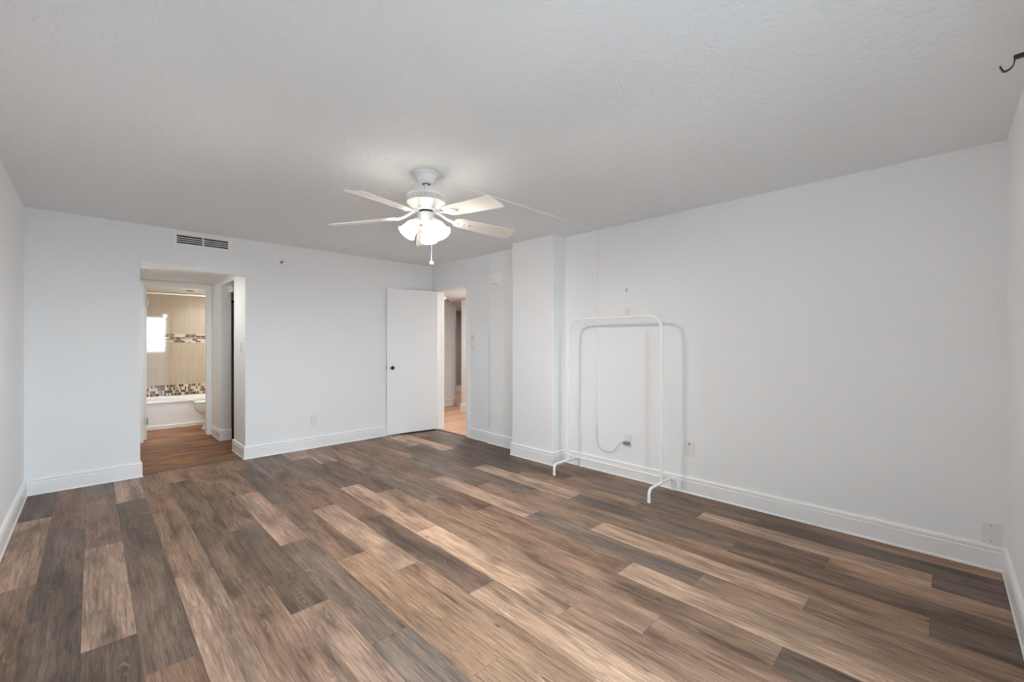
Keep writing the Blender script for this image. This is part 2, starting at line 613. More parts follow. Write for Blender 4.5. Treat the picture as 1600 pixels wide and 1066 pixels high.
# unseen balcony added to shape the daylight: side screen, slab, deck and parapet
bm = bmesh.new()
add_box(bm, -0.55, -0.43, -2.2, YF - T, -0.1, 2.7)
struct('wall_added_screen', bm, 'closet', 'unseen screen added to block side light outside the sliding glass door', 'wall')
struct('ceiling_added_slab', bx(-0.55, 4.2, -1.9, YF - T, 2.60, 2.72), 'wall', 'unseen slab added to block steep daylight over the sliding glass door', 'ceiling')
struct('floor_added_deck', bx(-0.55, 4.2, -2.2, YF - T, -0.12, -0.052), 'closet', 'unseen deck added to bounce daylight outside the sliding glass door', 'floor')
struct('wall_added_parapet', bx(-0.55, 4.2, -2.2, -2.08, -0.052, 0.95), 'closet', 'unseen parapet added to block low daylight outside the sliding glass door', 'wall')
struct('trim_window', bx(WX0, WX1, YF - T, YF, -0.05, -0.001), 'strip', 'sill under the sliding glass door', 'trim')

# ------------------------------------------------------------------ baseboards
PROF = [(0, 0), (0.021, 0), (0.021, 0.007), (0.016, 0.016), (0.016, 0.106), (0.0125, 0.111), (0.0125, 0.114), (0.0155, 0.118), (0.0155, 0.129), (0.011, 0.138), (0.0, 0.141)]


def add_base(bm, p0, p1, nrm, e0=0.0, e1=0.0, m0=0, m1=0):
    """profile from p0 to p1, standing off the wall along nrm; m = +1/-1 mitres an outside / inside corner"""
    p0, p1, nrm = Vector(p0 + (0,)), Vector(p1 + (0,)), Vector(nrm + (0,))
    d = (p1 - p0).normalized()
    rings = []
    for p, s, m in ((p0, -1, m0), (p1, 1, m1)):
        rings.append([p + nrm * o + d * (s * m * o) + Vector((0, 0, z)) for o, z in PROF])
    add_loft(bm, rings)


def baseboard(name, segs, label, m='trim'):
    bm = bmesh.new()
    for s in segs:
        add_base(bm, *s)
    return struct(name, bm, m, label, 'baseboard')


baseboard('baseboard_left', [((XL, YF), (XL, YB), (1, 0), 0, 0, -1, -1)], 'white baseboard at the foot of the narrow side wall')
baseboard('baseboard_back', [((XL, YB), (OX0, YB), (0, -1), 0, 0, -1, 1), ((OX0, YB), (OX0, YB + T), (1, 0), 0, 0, 1, 0)],
          'white baseboard between the room corner and the bathroom passage')
baseboard('baseboard_middle', [((OX1, YB), (XR, YB), (0, -1), 0, 0, 1, -1)], 'white baseboard running from the passage to behind the open door')
baseboard('baseboard_doorway', [((XR, 4.519), (XR, 4.105), (-1, 0)), ((XR - STEP, 4.105), (XR - STEP, CY1), (-1, 0), 0, 0, 1, -1)],
          'white baseboard between entry doorway and column')
baseboard('baseboard_column', [((CX, CY1), (CX, CY0), (-1, 0), 0, 0, 1, 1), ((CX, CY0), (XR, CY0), (0, -1), 0, 0, 1, -1),
                               ((XR - STEP, CY1), (CX, CY1), (0, 1), 0, 0, -1, 1)], 'white baseboard wrapped around the column foot')
baseboard('baseboard_right', [((XR, CY0), (XR, YF), (-1, 0), 0, 0, -1, -1)], 'long white baseboard under the bare wall behind the rack')
baseboard('baseboard_front', [((XR, YF), (WX1, YF), (0, 1), 0, 0, -1, 0)], 'short white baseboard on the window wall')

# ------------------------------------------------------------------ vestibule and bathroom
VX1 = OX1
bm = bmesh.new()
add_box(bm, OX0 - T, OX0, YB + T, BY, 0, LOW)
struct('wall_vestibule_left', bm, 'vest', 'hidden side wall of the bathroom vestibule', 'wall')
CY_A, CY_B = 5.975, 6.70
bm = bmesh.new()
add_box(bm, VX1, VX1 + 0.135, YB + T, CY_A, 0, LOW, bevel=0.003)
add_box(bm, VX1, VX1 + 0.118, CY_B, BY, 0, LOW, bevel=0.003)
add_box(bm, VX1, VX1 + 0.135, CY_A, CY_B, 2.045, LOW)
struct('wall_vestibule', bm, 'vest', 'warm white vestibule wall cut by a dark closet opening', 'wall')
BX0, BX1 = 0.478, 1.150
bm = bmesh.new()
add_box(bm, -0.3, BX0 - 0.02, BY, BY + T, 0, LOW)
add_box(bm, BX1 + 0.02, 2.10, BY, BY + T, 0, LOW)
add_box(bm, BX0 - 0.02, BX1 + 0.02, BY, BY + T, 2.055, LOW)
struct('wall_bathroom', bm, 'vest', 'white partition around the bathroom doorway', 'wall')
bm = bmesh.new()
add_box(bm, BX0 - 0.02, BX0, BY - 0.004, BY + T + 0.004, 0, 2.055)
add_box(bm, BX1, BX1 + 0.02, BY - 0.004, BY + T + 0.004, 0, 2.055)
add_box(bm, BX0, BX1, BY - 0.004, BY + T + 0.004, 2.035, 2.055)
add_box(bm, BX0 - 0.062, BX0 - 0.005, BY - 0.016, BY, 0, 2.10, bevel=0.004)
add_box(bm, BX1 + 0.005, BX1 + 0.060, BY - 0.016, BY, 0, 2.10, bevel=0.004)
add_box(bm, BX0 - 0.062, BX1 + 0.060, BY - 0.018, BY, 2.040, 2.10, bevel=0.004)
struct('trim_bathroom', bm, 'trim', 'white painted jamb and casing around the bathroom doorway', 'door frame')
bm = bmesh.new()
add_box(bm, OX0 - T, VX1 + 0.135, YB + T, BY + T, LOW, LOW + 0.08)
struct('ceiling_vestibule', bm, 'vest', 'low warm white ceiling of the vestibule', 'ceiling')
struct('floor_vestibule', bx(-0.3, 2.30, YB + 0.10, 9.06, -0.06, -0.002), 'rust', 'rust brown slate-look tile floor of passage and bathroom', 'floor')
struct('trim_threshold', bx(OX0, OX1, YB + 0.075, YB + 0.135, -0.004, 0.006, bevel=0.002), 'strip', 'dark brown reducer strip between plank floor and tile', 'threshold')
# header band over the passage
bm = bmesh.new()
add_box(bm, OX0 - 0.0, OX1 + 0.0, YB - 0.016, YB, OZ, 2.072, bevel=0.003)
add_box(bm, OX0 - 0.0, OX1 + 0.0, YB - 0.007, YB, 2.0725, 2.090, bevel=0.002)
struct('trim_header', bm, 'trim', 'slim white moulding across the top of the bathroom passage', 'trim')
baseboard('baseboard_vestibule', [((VX1, YB), (VX1, CY_A), (-1, 0), 0, 0, 1, 1), ((VX1, CY_A), (VX1 + 0.13, CY_A), (0, 1), 0, 0, 1, 0)],
          'white baseboard on the vestibule wall under the light switch')
baseboard('baseboard_pier', [((VX1, CY_B), (VX1, BY - 0.02), (-1, 0), 0, 0, 1, 0), ((VX1 + 0.118, CY_B), (VX1, CY_B), (0, -1), 0, 0, 0, 1)],
          'white baseboard wrapped round the pier past the closet opening')

struct('trim_closet', bx(VX1 + 0.085, VX1 + 0.134, 6.50, 6.695, 1.955, 2.044, bevel=0.003), 'trim', 'short white header block at the top of the closet opening', 'trim')
# closet beyond the vestibule wall
QX0, QX1, QY0, QY1 = VX1 + 0.135, 2.30, 5.60, 7.17
bm = bmesh.new()
add_box(bm, QX1, QX1 + 0.08, QY0 - 0.05, QY1, 0, LOW)
add_box(bm, QX0, QX1, QY0 - 0.05, QY0, 0, LOW)
add_box(bm, QX0, QX1, QY1, QY1 + 0.08, 0, LOW)
struct('wall_closet', bm, 'closet', 'closet walls darkened to deepen their shade behind the vestibule opening', 'wall')
struct('ceiling_closet', bx(QX0, QX1 + 0.08, QY0 - 0.05, QY1 + 0.08, LOW, LOW + 0.08), 'closet', 'closet ceiling darkened to deepen its shade', 'ceiling')
t = thing('closet_shelf', 'white shelf board and hanging rod high in the dark closet', 'shelf', (QX0, QY1, 0))
obj('shelf_board', bx(0, QX1 - QX0, -0.36, 0, 1.955, 1.975), 'trim', t)
obj('support_cleat', bx(0, QX1 - QX0, -0.018, 0, 1.885, 1.955), 'trim', t)
bm = bmesh.new()
add_tube(bm, [(0.0, -0.28, 1.86), (QX1 - QX0, -0.28, 1.86)], 0.016)
obj('hanging_rod', bm, 'bronze', t, True)

# bathroom shell
AX0, AX1, AY1 = 0.02, 2.10, 8.95
struct('wall_bathroom_tile', bx(AX0 - 0.08, AX1 + 0.08, AY1, AY1 + 0.08, 0, LOW), 'tile', 'glossy beige tiled wall with two brown mosaic bands', 'wall')
struct('wall_bathroom_left', bx(AX0 - 0.08, AX0, BY + T, AY1, 0, LOW), 'tile', 'bathroom wall at the end of the tub', 'wall')
struct('wall_bathroom_right', bx(AX1, AX1 + 0.08, BY + T, AY1, 0, LOW), 'vest', 'bathroom wall behind the toilet tank', 'wall')
struct('ceiling_bathroom', bx(AX0 - 0.08, AX1 + 0.08, BY + T, AY1 + 0.08, LOW, LOW + 0.08), 'vest', 'low white bathroom ceiling', 'ceiling')

# bathtub
t = thing('bathtub', 'white bathtub with a flat apron under the mosaic tile', 'bathtub', (0, 8.19, 0))
TX0, TX1, TD, TZ = 0.025, 2.095, 0.755, 0.415


def rrect(x0, x1, y0, y1, r, z, n=6):
    p = []
    for cx_, cy_, a0 in ((x1 - r, y1 - r, 0), (x0 + r, y1 - r, PI / 2), (x0 + r, y0 + r, PI), (x1 - r, y0 + r, 1.5 * PI)):
        for i in range(n + 1):
            a_ = a0 + i / n * PI / 2
            p.append((cx_ + r * math.cos(a_), cy_ + r * math.sin(a_), z))
    return p


bm = bmesh.new()
add_loft(bm, [rrect(TX0, TX1, 0.012, TD, 0.01, 0.0), rrect(TX0, TX1, 0.012, TD, 0.01, TZ - 0.035), rrect(TX0, TX1, 0.0, TD, 0.012, TZ - 0.028),
              rrect(TX0, TX1, 0.0, TD, 0.012, TZ - 0.008), rrect(TX0 + 0.006, TX1 - 0.006, 0.008, TD, 0.012, TZ),
              rrect(TX0 + 0.10, TX1 - 0.10, 0.075, TD - 0.06, 0.12, TZ), rrect(TX0 + 0.115, TX1 - 0.115, 0.085, TD - 0.07, 0.12, TZ - 0.02),
              rrect(TX0 + 0.20, TX1 - 0.20, 0.14, TD - 0.13, 0.14, 0.10), rrect(TX0 + 0.26, TX1 - 0.26, 0.19, TD - 0.18, 0.12, 0.075)])
obj('tub_body', bm, 'porcelain', t, True)
obj('apron_base', bx(TX0, TX1, -0.006, 0.012, 0, 0.055, bevel=0.003), 'porcelain', t)

# shower curtain rod
t = thing('shower_rod', 'white shower curtain rod spanning the bathroom above the tub', 'rod', (0, 8.20, 2.028))
bm = bmesh.new()
add_tube(bm, [(AX0, 0, 0), (AX1, 0, 0)], 0.0125)
obj('rod', bm, 'enamel', t, True)
for x_, s_ in ((AX0, 1), (AX1, -1)):
    bm = bmesh.new()
    add_lathe(bm, [(0.03, 0), (0.03, 0.006), (0.018, 0.014)], 20, Matrix.Translation((x_, 0, 0)) @ Matrix.Rotation(s_ * PI / 2, 4, 'Y'))
    obj('end_flange', bm, 'enamel', t, True)

# toilet facing the vestibule door's hinge side
t = thing('toilet', 'white toilet partly hidden by the bathroom door jamb', 'toilet', (1.07, 7.78, 0))


def egg(cx_, lx_front, lx_back, ly, z, n=28):
    p = []
    for i in range(n):
        a_ = 2 * PI * i / n
        c_, s_ = math.cos(a_), math.sin(a_)
        p.append((cx_ + (lx_back if c_ > 0 else lx_front) * c_, ly * s_, z))
    return p


bm = bmesh.new()
add_loft(bm, [egg(0.33, 0.235, 0.26, 0.105, 0.0), egg(0.33, 0.225, 0.26, 0.10, 0.03), egg(0.34, 0.20, 0.25, 0.092, 0.12), egg(0.33, 0.215, 0.25, 0.10, 0.20),
              egg(0.29, 0.25, 0.27, 0.15, 0.27), egg(0.27, 0.262, 0.27, 0.178, 0.33), egg(0.26, 0.258, 0.26, 0.182, 0.375), egg(0.26, 0.255, 0.26, 0.18, 0.385),
              egg(0.26, 0.20, 0.17, 0.125, 0.385), egg(0.27, 0.15, 0.13, 0.09, 0.26)])
obj('bowl', bm, 'porcelain', t, True)
bm = bmesh.new()
add_loft(bm, [egg(0.26, 0.257, 0.21, 0.182, 0.389), egg(0.26, 0.260, 0.21, 0.185, 0.398), egg(0.26, 0.254, 0.21, 0.18, 0.405)])
obj('seat', bm, 'porcelain', t, True)
bm = bmesh.new()
add_loft(bm, [egg(0.26, 0.257, 0.22, 0.182, 0.409), egg(0.26, 0.260, 0.22, 0.186, 0.418), egg(0.26, 0.235, 0.20, 0.165, 0.430)])
obj('lid', bm, 'porcelain', t, True)
obj('tank', bx(0.49, 0.68, -0.22, 0.22, 0.385, 0.74, bevel=0.02), 'porcelain', t, True)
obj('tank_lid', bx(0.48, 0.69, -0.23, 0.23, 0.742, 0.775, bevel=0.01), 'porcelain', t, True)
bm = bmesh.new()
add_loft(bm, [[(x_, y_, z_) for y_, z_ in ((-0.11, 0), (0.11, 0), (0.13, 0.384), (-0.13, 0.384))] for x_ in (0.46, 0.66)])
obj('tank_pedestal', bm, 'porcelain', t)

# bathroom door leaf, swung in
HX, HY = 0.483, 7.37
ang = math.radians(97.2)
d2 = tag(obj('door_2', bmesh.new(), 'gloss_door'), 'glossy white panelled bathroom door swung into the bathroom', 'door', kind='structure')
bm = bmesh.new()
DW, DTK = 0.672, 0.035
add_box(bm, 0, DW, 0, DTK, 0.012, 2.03, bevel=0.002)
for zz0, zz1 in ((0.20, 0.80), (0.98, 1.60), (1.70, 1.92)):
    for xx0, xx1 in ((0.10, 0.31), (0.365, 0.575)):
        for yy0, yy1 in ((-0.006, 0.0), (DTK, DTK + 0.006)):
            add_box(bm, xx0, xx1, yy0, yy1, zz0, zz1, bevel=0.0025)
            yy = (yy0 - 0.004, yy0) if yy0 < 0 else (yy1, yy1 + 0.004)
            add_box(bm, xx0 + 0.03, xx1 - 0.03, yy[0], yy[1], zz0 + 0.03, zz1 - 0.03, bevel=0.0015)
bm.to_mesh(d2.data)
bm.free()
d2.location = (HX + 0.035, HY, 0)
d2.rotation_euler = (0, 0, ang)


def knob(parent, x, y, z, sgn, mat, name='door_knob', r=0.027):
    bm_ = bmesh.new()
    mt = Matrix.Translation((x, y, z)) @ Matrix.Rotation(-sgn * PI / 2, 4, 'X')
    add_lathe(bm_, [(0.010, 0.004), (0.010, 0.022), (0.016, 0.030), (r * 0.96, 0.040), (r, 0.050), (r * 0.9, 0.060), (r * 0.55, 0.066), (0.004, 0.067)], 24, mt)
    ob = obj(name, bm_, mat, parent, True)
    return ob


def rosette(parent, x, y, z, sgn, mat, r=0.033):
    bm_ = bmesh.new()
    mt = Matrix.Translation((x, y, z)) @ Matrix.Rotation(-sgn * PI / 2, 4, 'X')
    add_lathe(bm_, [(r, 0.0), (r, 0.004), (r * 0.8, 0.009), (0.012, 0.010)], 28, mt)
    return obj('knob_rosette', bm_, mat, parent, True)


for s_, y_ in ((-1, 0.0), (1, DTK)):
    rosette(d2, DW - 0.06, y_, 0.93, s_, 'nickel')
    knob(d2, DW - 0.06, y_, 0.93, s_, 'nickel')
for z_ in (0.26, 1.83):
    bm = bmesh.new()
    add_box(bm, -0.048, -0.018, -0.002, 0.0, z_ - 0.045, z_ + 0.045)
    add_tube(bm, [(-0.006, -0.007, z_ - 0.046), (-0.006, -0.007, z_ + 0.046)], 0.007, 10)
    add_box(bm, -0.02, -0.001, -0.006, 0.0, z_ - 0.045, z_ + 0.045)
    hg = obj('hinge', bm, 'nickel', d2)

# bathroom ceiling fixture, vestibule ceiling vent, vestibule switch
t = thing('ceiling_fixture', 'small dark-rimmed round light on the bathroom ceiling above the tub edge', 'ceiling light', (1.09, 8.19, LOW))
bm = bmesh.new()
add_lathe(bm, [(0.085, 0), (0.085, -0.012), (0.07, -0.018)], 28)
obj('trim_ring', bm, 'enamel', t, True)
bm = bmesh.new()
add_lathe(bm, [(0.055, -0.018), (0.05, -0.030), (0.02, -0.036)], 24)
obj('lens', bm, 'grey', t, True)


def grille(name, label, cat, loc, rot, w_, h_, nsl, inner, mull=True, m='plastic'):
    """air grille in its own x (width) / z (height) plane, front towards -y"""
    t_ = thing(name, label, cat, loc)
    t_.rotation_euler = rot
    iw, ih = inner
    bm_ = bmesh.new()
    add_box(bm_, -w_ / 2, -iw / 2, -0.009, 0, -h_ / 2, h_ / 2, bevel=0.002)
    add_box(bm_, iw / 2, w_ / 2, -0.009, 0, -h_ / 2, h_ / 2, bevel=0.002)
    add_box(bm_, -iw / 2, iw / 2, -0.009, 0, ih / 2, h_ / 2)
    add_box(bm_, -iw / 2, iw / 2, -0.009, 0, -h_ / 2, -ih / 2)
    obj('grille_frame', bm_, m, t_)
    obj('duct_shade', bx(-iw / 2, iw / 2, -0.0015, -0.0005, -ih / 2, ih / 2), 'dark', t_)  # dark sheet standing in for the shade inside the duct
    if mull:
        obj('centre_bar', bx(-0.006, 0.006, -0.0085, -0.001, -ih / 2, ih / 2), m, t_)
    step_ = ih / (nsl + 1)
    for i in range(nsl):
        z_ = -ih / 2 + step_ * (i + 1)
        bm_ = bmesh.new()
        add_loft(bm_, [[(x_, -0.0085, z_ - 0.0052), (x_, -0.0078, z_ - 0.0058), (x_, -0.001, z_ + 0.0030), (x_, -0.0018, z_ + 0.0040)] for x_ in (-iw / 2, iw / 2)])
        obj('slat', bm_, m, t_)
    return t_


grille('air_vent', 'white supply vent with dark slots above the bathroom passage', 'vent', (0.832, YB, 2.345), (0, 0, 0), 0.508, 0.152, 3, (0.438, 0.082))
grille('ceiling_vent', 'small white return vent in the vestibule ceiling', 'vent', (0.84, 6.51, LOW), (PI / 2, 0, 0), 0.23, 0.19, 5, (0.17, 0.12), False, 'vest')


def wall_plate(name, label, cat, loc, rz, w_=0.072, h_=0.116, m='plate', group=None):
    """plate hugging a wall: own x is width, front towards -y"""
    t_ = thing(name, label, cat, loc, rz, group)
    obj('plate', bx(-w_ / 2, w_ / 2, -0.006, 0, -h_ / 2, h_ / 2, bevel=0.002), m, t_)
    return t_


def screws(t_, zs, m='nickel', r=0.0035):
    for z_ in zs:
        bm_ = bmesh.new()
        add_lathe(bm_, [(r, 0.006), (r * 0.8, 0.0075)], 10, Matrix.Translation((0, 0, z_)) @ Matrix.Rotation(PI / 2, 4, 'X'))
        obj('screw', bm_, m, t_)


def outlet(label, loc, rz, lower=True):
    t_ = wall_plate('power_outlet', label, 'outlet', loc, rz)
    for z_ in (0.02, -0.02):
        o_ = obj('socket', bx(-0.017, 0.017, -0.0085, -0.006, z_ - 0.014, z_ + 0.014, bevel=0.002), 'plastic', t_)
        for x_ in (-0.006, 0.006):
            obj('slot', bx(x_ - 0.0012, x_ + 0.0012, -0.0095, -0.0084, z_ - 0.002, z_ + 0.008), 'grey', o_)
    screws(t_, (0.0,))
    return t_


def toggle(label, loc, rz):
    t_ = wall_plate('light_switch', label, 'light switch', loc, rz)
    obj('rocker', bx(-0.016, 0.016, -0.010, -0.006, -0.033, 0.033, bevel=0.002), 'plastic', t_)
    screws(t_, (0.045, -0.045))
    return t_


R_RIGHT = -PI / 2           # plates on walls that face -x
# own -y must point to -x: rotate by -90 deg about z
outlet('white duplex outlet low on the wall beside the open door', (1.946, YB, 0.340), 0)
toggle('white light switch on the vestibule wall', (VX1, 5.64, 1.24), R_RIGHT)

# ------------------------------------------------------------------ wall sprinkler, detector box, plates on the long wall
t = thing('sprinkler', 'chrome sidewall sprinkler head on the wall near the vent', 'sprinkler', (1.57, YB, 2.225))
bm = bmesh.new()
add_lathe(bm, [(0.043, 0), (0.043, 0.004), (0.030, 0.016), (0.026, 0.018)], 28, Matrix.Rotation(PI / 2, 4, 'X'))
obj('escutcheon', bm, 'plastic', t, True)
bm = bmesh.new()
add_lathe(bm, [(0.013, 0.016), (0.013, 0.035), (0.009, 0.038), (0.005, 0.06)], 16, Matrix.Rotation(PI / 2, 4, 'X'))
obj('nozzle', bm, 'cordm', t, True)
bm = bmesh.new()
for s_ in (-1, 1):
    add_tube(bm, [(s_ * 0.012, -0.034, 0), (s_ * 0.017, -0.048, 0), (s_ * 0.005, -0.064, 0)], 0.0028, 8)
obj('frame_arm', bm, 'nickel', t, True)
bm = bmesh.new()
add_box(bm, -0.020, 0.020, -0.070, -0.062, 0.008, 0.012)
add_lathe(bm, [(0.013, 0.0605), (0.013, 0.0635)], 16, Matrix.Rotation(PI / 2, 4, 'X'))
obj('deflector', bm, 'grey', t)

t = thing('chime_box', 'small white plastic box high on the stepped wall beside the column', 'wall box', (XR - STEP, 3.985, 2.10), R_RIGHT)
obj('cover', bx(-0.105, 0.105, -0.045, 0, -0.062, 0.066, bevel=0.006), 'plastic', t, True)
obj('sounder_slot', bx(-0.03, 0.03, -0.030, -0.014, -0.0635, -0.0615), 'grey', t)
obj('cover_seam', bx(-0.106, 0.106, -0.010, -0.007, -0.0628, 0.0668), 'plate', t)

t = wall_plate('fan_control', 'tall white fan and light control beside the entry doorway', 'wall control', (XR, 4.470, 1.322), R_RIGHT, 0.074, 0.225)
obj('slider_track', bx(-0.012, 0.012, -0.0075, -0.006, 0.02, 0.085), 'plastic', t)
obj('slider', bx(-0.014, 0.014, -0.014, -0.0075, 0.040, 0.052, bevel=0.002), 'grey', t)
obj('push_button', bx(-0.018, 0.018, -0.010, -0.006, -0.085, -0.045, bevel=0.003), 'plastic', t)

t = outlet('white outlet behind the garment rack with the cord plugged in', (XR, 2.1235, 0.359), R_RIGHT)
t = wall_plate('cable_plate', 'blank white cable plate low on the wall beyond the rack', 'wall plate', (XR, 1.537, 0.381), R_RIGHT, 0.080, 0.122)
screws(t, (0.044, -0.044))
obj('coax_port', (lambda b: (add_lathe(b, [(0.006, 0.006), (0.006, 0.014), (0.003, 0.014)], 12, Matrix.Translation((0, 0, 0.043)) @ Matrix.Rotation(PI / 2, 4, 'X')), b)[1])(bmesh.new()), 'bronze', t)
t = wall_plate('cable_plate', 'blank white cable plate just above baseboard in the near corner', 'wall plate', (XR, -0.191, 0.206), R_RIGHT, 0.078, 0.124)
screws(t, (0.044, -0.044), 'grey')

# old anchor hole and patched ring above the rack
bm = bmesh.new()
add_lathe(bm, [(0.016, 0), (0.013, 0.004), (0.006, 0.005), (0.005, 0.001)], 14, Matrix.Translation((XR, 2.145, 1.803)) @ Matrix.Rotation(-PI / 2, 4, 'Y') @ Matrix.Scale(1.25, 4, (1, 0, 0)))
tag(obj('wall_anchor', bm, 'cordm', None, True), 'small grey plugged anchor hole above the garment rack', 'wall anchor')
bm = bmesh.new()
add_lathe(bm, [(0.034, 0), (0.032, 0.0045), (0.026, 0.0055), (0.022, 0.002), (0.008, 0.0015)], 24, Matrix.Translation((XR, 2.138, 1.592)) @ Matrix.Rotation(-PI / 2, 4, 'Y'))
tag(obj('wall_patch', bm, 'plate', None, True), 'round painted-over patch on the wall just above the rack bar', 'wall patch')

# ------------------------------------------------------------------ garment rack
t = thing('garment_rack', 'white metal garment rack standing against the bare wall', 'clothes rack', (0, 0, 0))
RX, RY0, RY1, RZ = 3.432, 1.678, 2.672, 1.528
bm = bmesh.new()
add_tube(bm, arc_path([(RX, RY0, 0.112), (RX, RY0, RZ), (RX, RY1, RZ), (RX, RY1, 0.112)], 0.13, 8), 0.0125, 14)
obj('hanging_frame', bm, 'enamel', t, True)
for y_ in (RY0, RY1):
    bm = bmesh.new()
    add_tube(bm, arc_path([(3.215, y_, 0.006), (3.215, y_, 0.108), (3.640, y_, 0.108), (3.640, y_, 0.006)], 0.055, 6), 0.0125, 14)
    ft = obj('foot', bm, 'enamel', t, True)
    for x_ in (3.215, 3.640):
        bm = bmesh.new()
        add_lathe(bm, [(0.0135, 0), (0.0135, 0.016), (0.0125, 0.018)], 14, Matrix.Translation((x_, y_, 0)))
        obj('foot_cap', bm, 'plastic', ft, True)
bm = bmesh.new()
add_tube(bm, [(RX, RY0, 0.158), (RX, RY1, 0.158)], 0.008, 10)
obj('crossbar', bm, 'enamel', t, True)

# ------------------------------------------------------------------ cord cover and cord
t = thing('cord_cover', 'white cord cover channel running from the ceiling fan across and down the wall', 'cord cover', (0, 0, 0))
obj('ceiling_channel', bx(1.72, XR - 0.012, 2.463, 2.479, H - 0.011, H, bevel=0.002), 'plastic', t)
obj('joint_clip', bx(3.24, 3.30, 2.4615, 2.4805, H - 0.0125, H, bevel=0.002), 'plastic', t)
obj('corner_piece', bx(XR - 0.030, XR, 2.460, 2.482, H - 0.030, H, bevel=0.003), 'plastic', t)
obj('wall_channel', bx(XR - 0.016, XR, 2.462, 2.480, 0.455, H - 0.028, bevel=0.002), 'plastic', t)
t = thing('power_cable', 'thin pale cable drooping from the cord cover to the outlet', 'cable', (0, 0, 0))
bm = bmesh.new()
pts = [(3.659, 2.471, 0.46), (3.655, 2.474, 0.40), (3.655, 2.473, 0.33), (3.652, 2.458, 0.262), (3.650, 2.41, 0.222), (3.648, 2.335, 0.209), (3.646, 2.269, 0.238), (3.644, 2.237, 0.278),
       (3.640, 2.205, 0.318), (3.636, 2.160, 0.338)]
add_tube(bm, spline(pts, 6), 0.0038, 8)
obj('wire', bm, 'cordm', t, True)
obj('plug', bx(3.618, 3.656, 2.098, 2.158, 0.322, 0.350, bevel=0.006), 'grey', t, True)
bm = bmesh.new()
add_lathe(bm, [(0.008, 0), (0.008, 0.014)], 12, Matrix.Translation((3.645, 2.238, 0.276)) @ Matrix.Rotation(0.6, 4, 'X'))
obj('cord_clip', bm, 'plate', t, True)

# ------------------------------------------------------------------ entry doorway, door and corridor
bm = bmesh.new()
JD = 0.012
add_box(bm, XR - 0.002, XR + T + 0.002, DY1 - JD, DY1 + 0.001, 0, DZ, bevel=0.001)
add_box(bm, XR - 0.002, XR + T + 0.002, DY0 - 0.001, DY0 + JD, 0, DZ, bevel=0.001)
add_box(bm, XR - 0.002, XR + T + 0.002, DY0 + JD, DY1 - JD, DZ - JD, DZ + 0.001)
add_box(bm, XR - 0.018, XR - 0.002, DY0 - 0.062, DY0 + 0.004, 0, DZ + 0.058, bevel=0.004)
add_box(bm, XR - 0.018, XR - 0.002, DY1 - 0.004, DY1 + 0.062, 0, DZ + 0.058, bevel=0.004)
add_box(bm, XR - 0.018, XR - 0.002, DY0 + 0.004, DY1 - 0.004, DZ - 0.004, DZ + 0.058, bevel=0.004)
add_box(bm, XR + 0.05, XR + 0.065, DY0 + JD, DY0 + JD + 0.010, 0, DZ - JD)
struct('trim_doorway', bm, 'trim', 'white jamb and casing around the entry doorway', 'door frame')

LHX, LHY, LFX, LFY = 3.645, 5.262, 2.900, 5.390
lw_ = math.hypot(LFX - LHX, LFY - LHY)
d1 = tag(obj('door_1', bx(0, lw_, -0.035, 0, 0.020, 2.045, bevel=0.0015), 'door'), 'flat white entry door standing open against the wall', 'door', kind='structure')
d1.location = (LHX, LHY, 0)
d1.rotation_euler = (0, 0, math.atan2(LFY - LHY, LFX - LHX))
# own +y of the leaf faces the room (rotated by about 170 degrees)
KX = lw_ - 0.062
for s_, y_ in ((1, 0.0), (-1, -0.035)):
    rosette(d1, KX, y_, 0.945, s_, 'plastic', 0.035)
knob(d1, KX, 0.0, 0.945, 1, 'bronze')
obj('latch_plate', bx(lw_ - 0.0005, lw_ + 0.0025, -0.030, -0.005, 0.915, 0.975), 'nickel', d1)
obj('latch_bolt', bx(lw_ + 0.002, lw_ + 0.012, -0.022, -0.012, 0.935, 0.955, bevel=0.002), 'nickel', d1)
for z_ in (0.22, 1.03, 1.86):
    bm = bmesh.new()
    add_tube(bm, [(-0.006, 0.004, z_ - 0.045), (-0.006, 0.004, z_ + 0.045)], 0.006, 10)
    obj('hinge', bm, 'enamel', d1, True)

# corridor beyond the doorway
HX0, HX1 = XR + T, 4.97
struct('floor_corridor', bx(XR, 8.2, 3.2, 9.25, -0.06, -0.001), 'oak', 'pale orange oak floor seen through the entry doorway', 'floor')
struct('trim_doorway_threshold', bx(XR - 0.012, XR + 0.03, DY0 + 0.0, DY1 - 0.0, -0.002, 0.007, bevel=0.002), 'strip', 'dark threshold strip under the entry doorway', 'threshold')
struct('ceiling_corridor', bx(XR + T - 0.001, 8.2, 3.2, 9.25, LOW, LOW + 0.08), 'wall', 'low white corridor ceiling', 'ceiling')
struct('wall_corridor', bx(HX1, HX1 + 0.10, 3.2, 6.40, 0, LOW, bevel=0.004), 'vest', 'bright corridor wall facing the entry doorway', 'wall')
struct('wall_corridor_end', bx(XR + 0.0, 5.36, 7.10, 7.22, 0, LOW, bevel=0.004), 'wall', 'grey-white end wall of the corridor with a light switch', 'wall')
struct('wall_corridor_near', bx(XR + T, HX1, 3.10, 3.20, 0, LOW), 'wall', 'closed near end of the corridor', 'wall')
struct('wall_far_room', bx(5.0, 8.3, 9.07, 9.17, 0, LOW), 'closet', 'grey far wall beyond the corridor corner', 'wall')
bm = bmesh.new()
add_box(bm, 8.2, 8.3, 3.2, 9.17, 0, LOW)
add_box(bm, HX1 + 0.10, 8.2, 3.2, 3.3, 0, LOW)
add_box(bm, XR + 0.0, XR + T, YB + T, 7.10, 0, LOW)
add_box(bm, XR + 0.0, 5.0, 9.07, 9.17, 0, LOW)
add_box(bm, XR + 0.0, XR + T, 7.22, 9.07, 0, LOW)
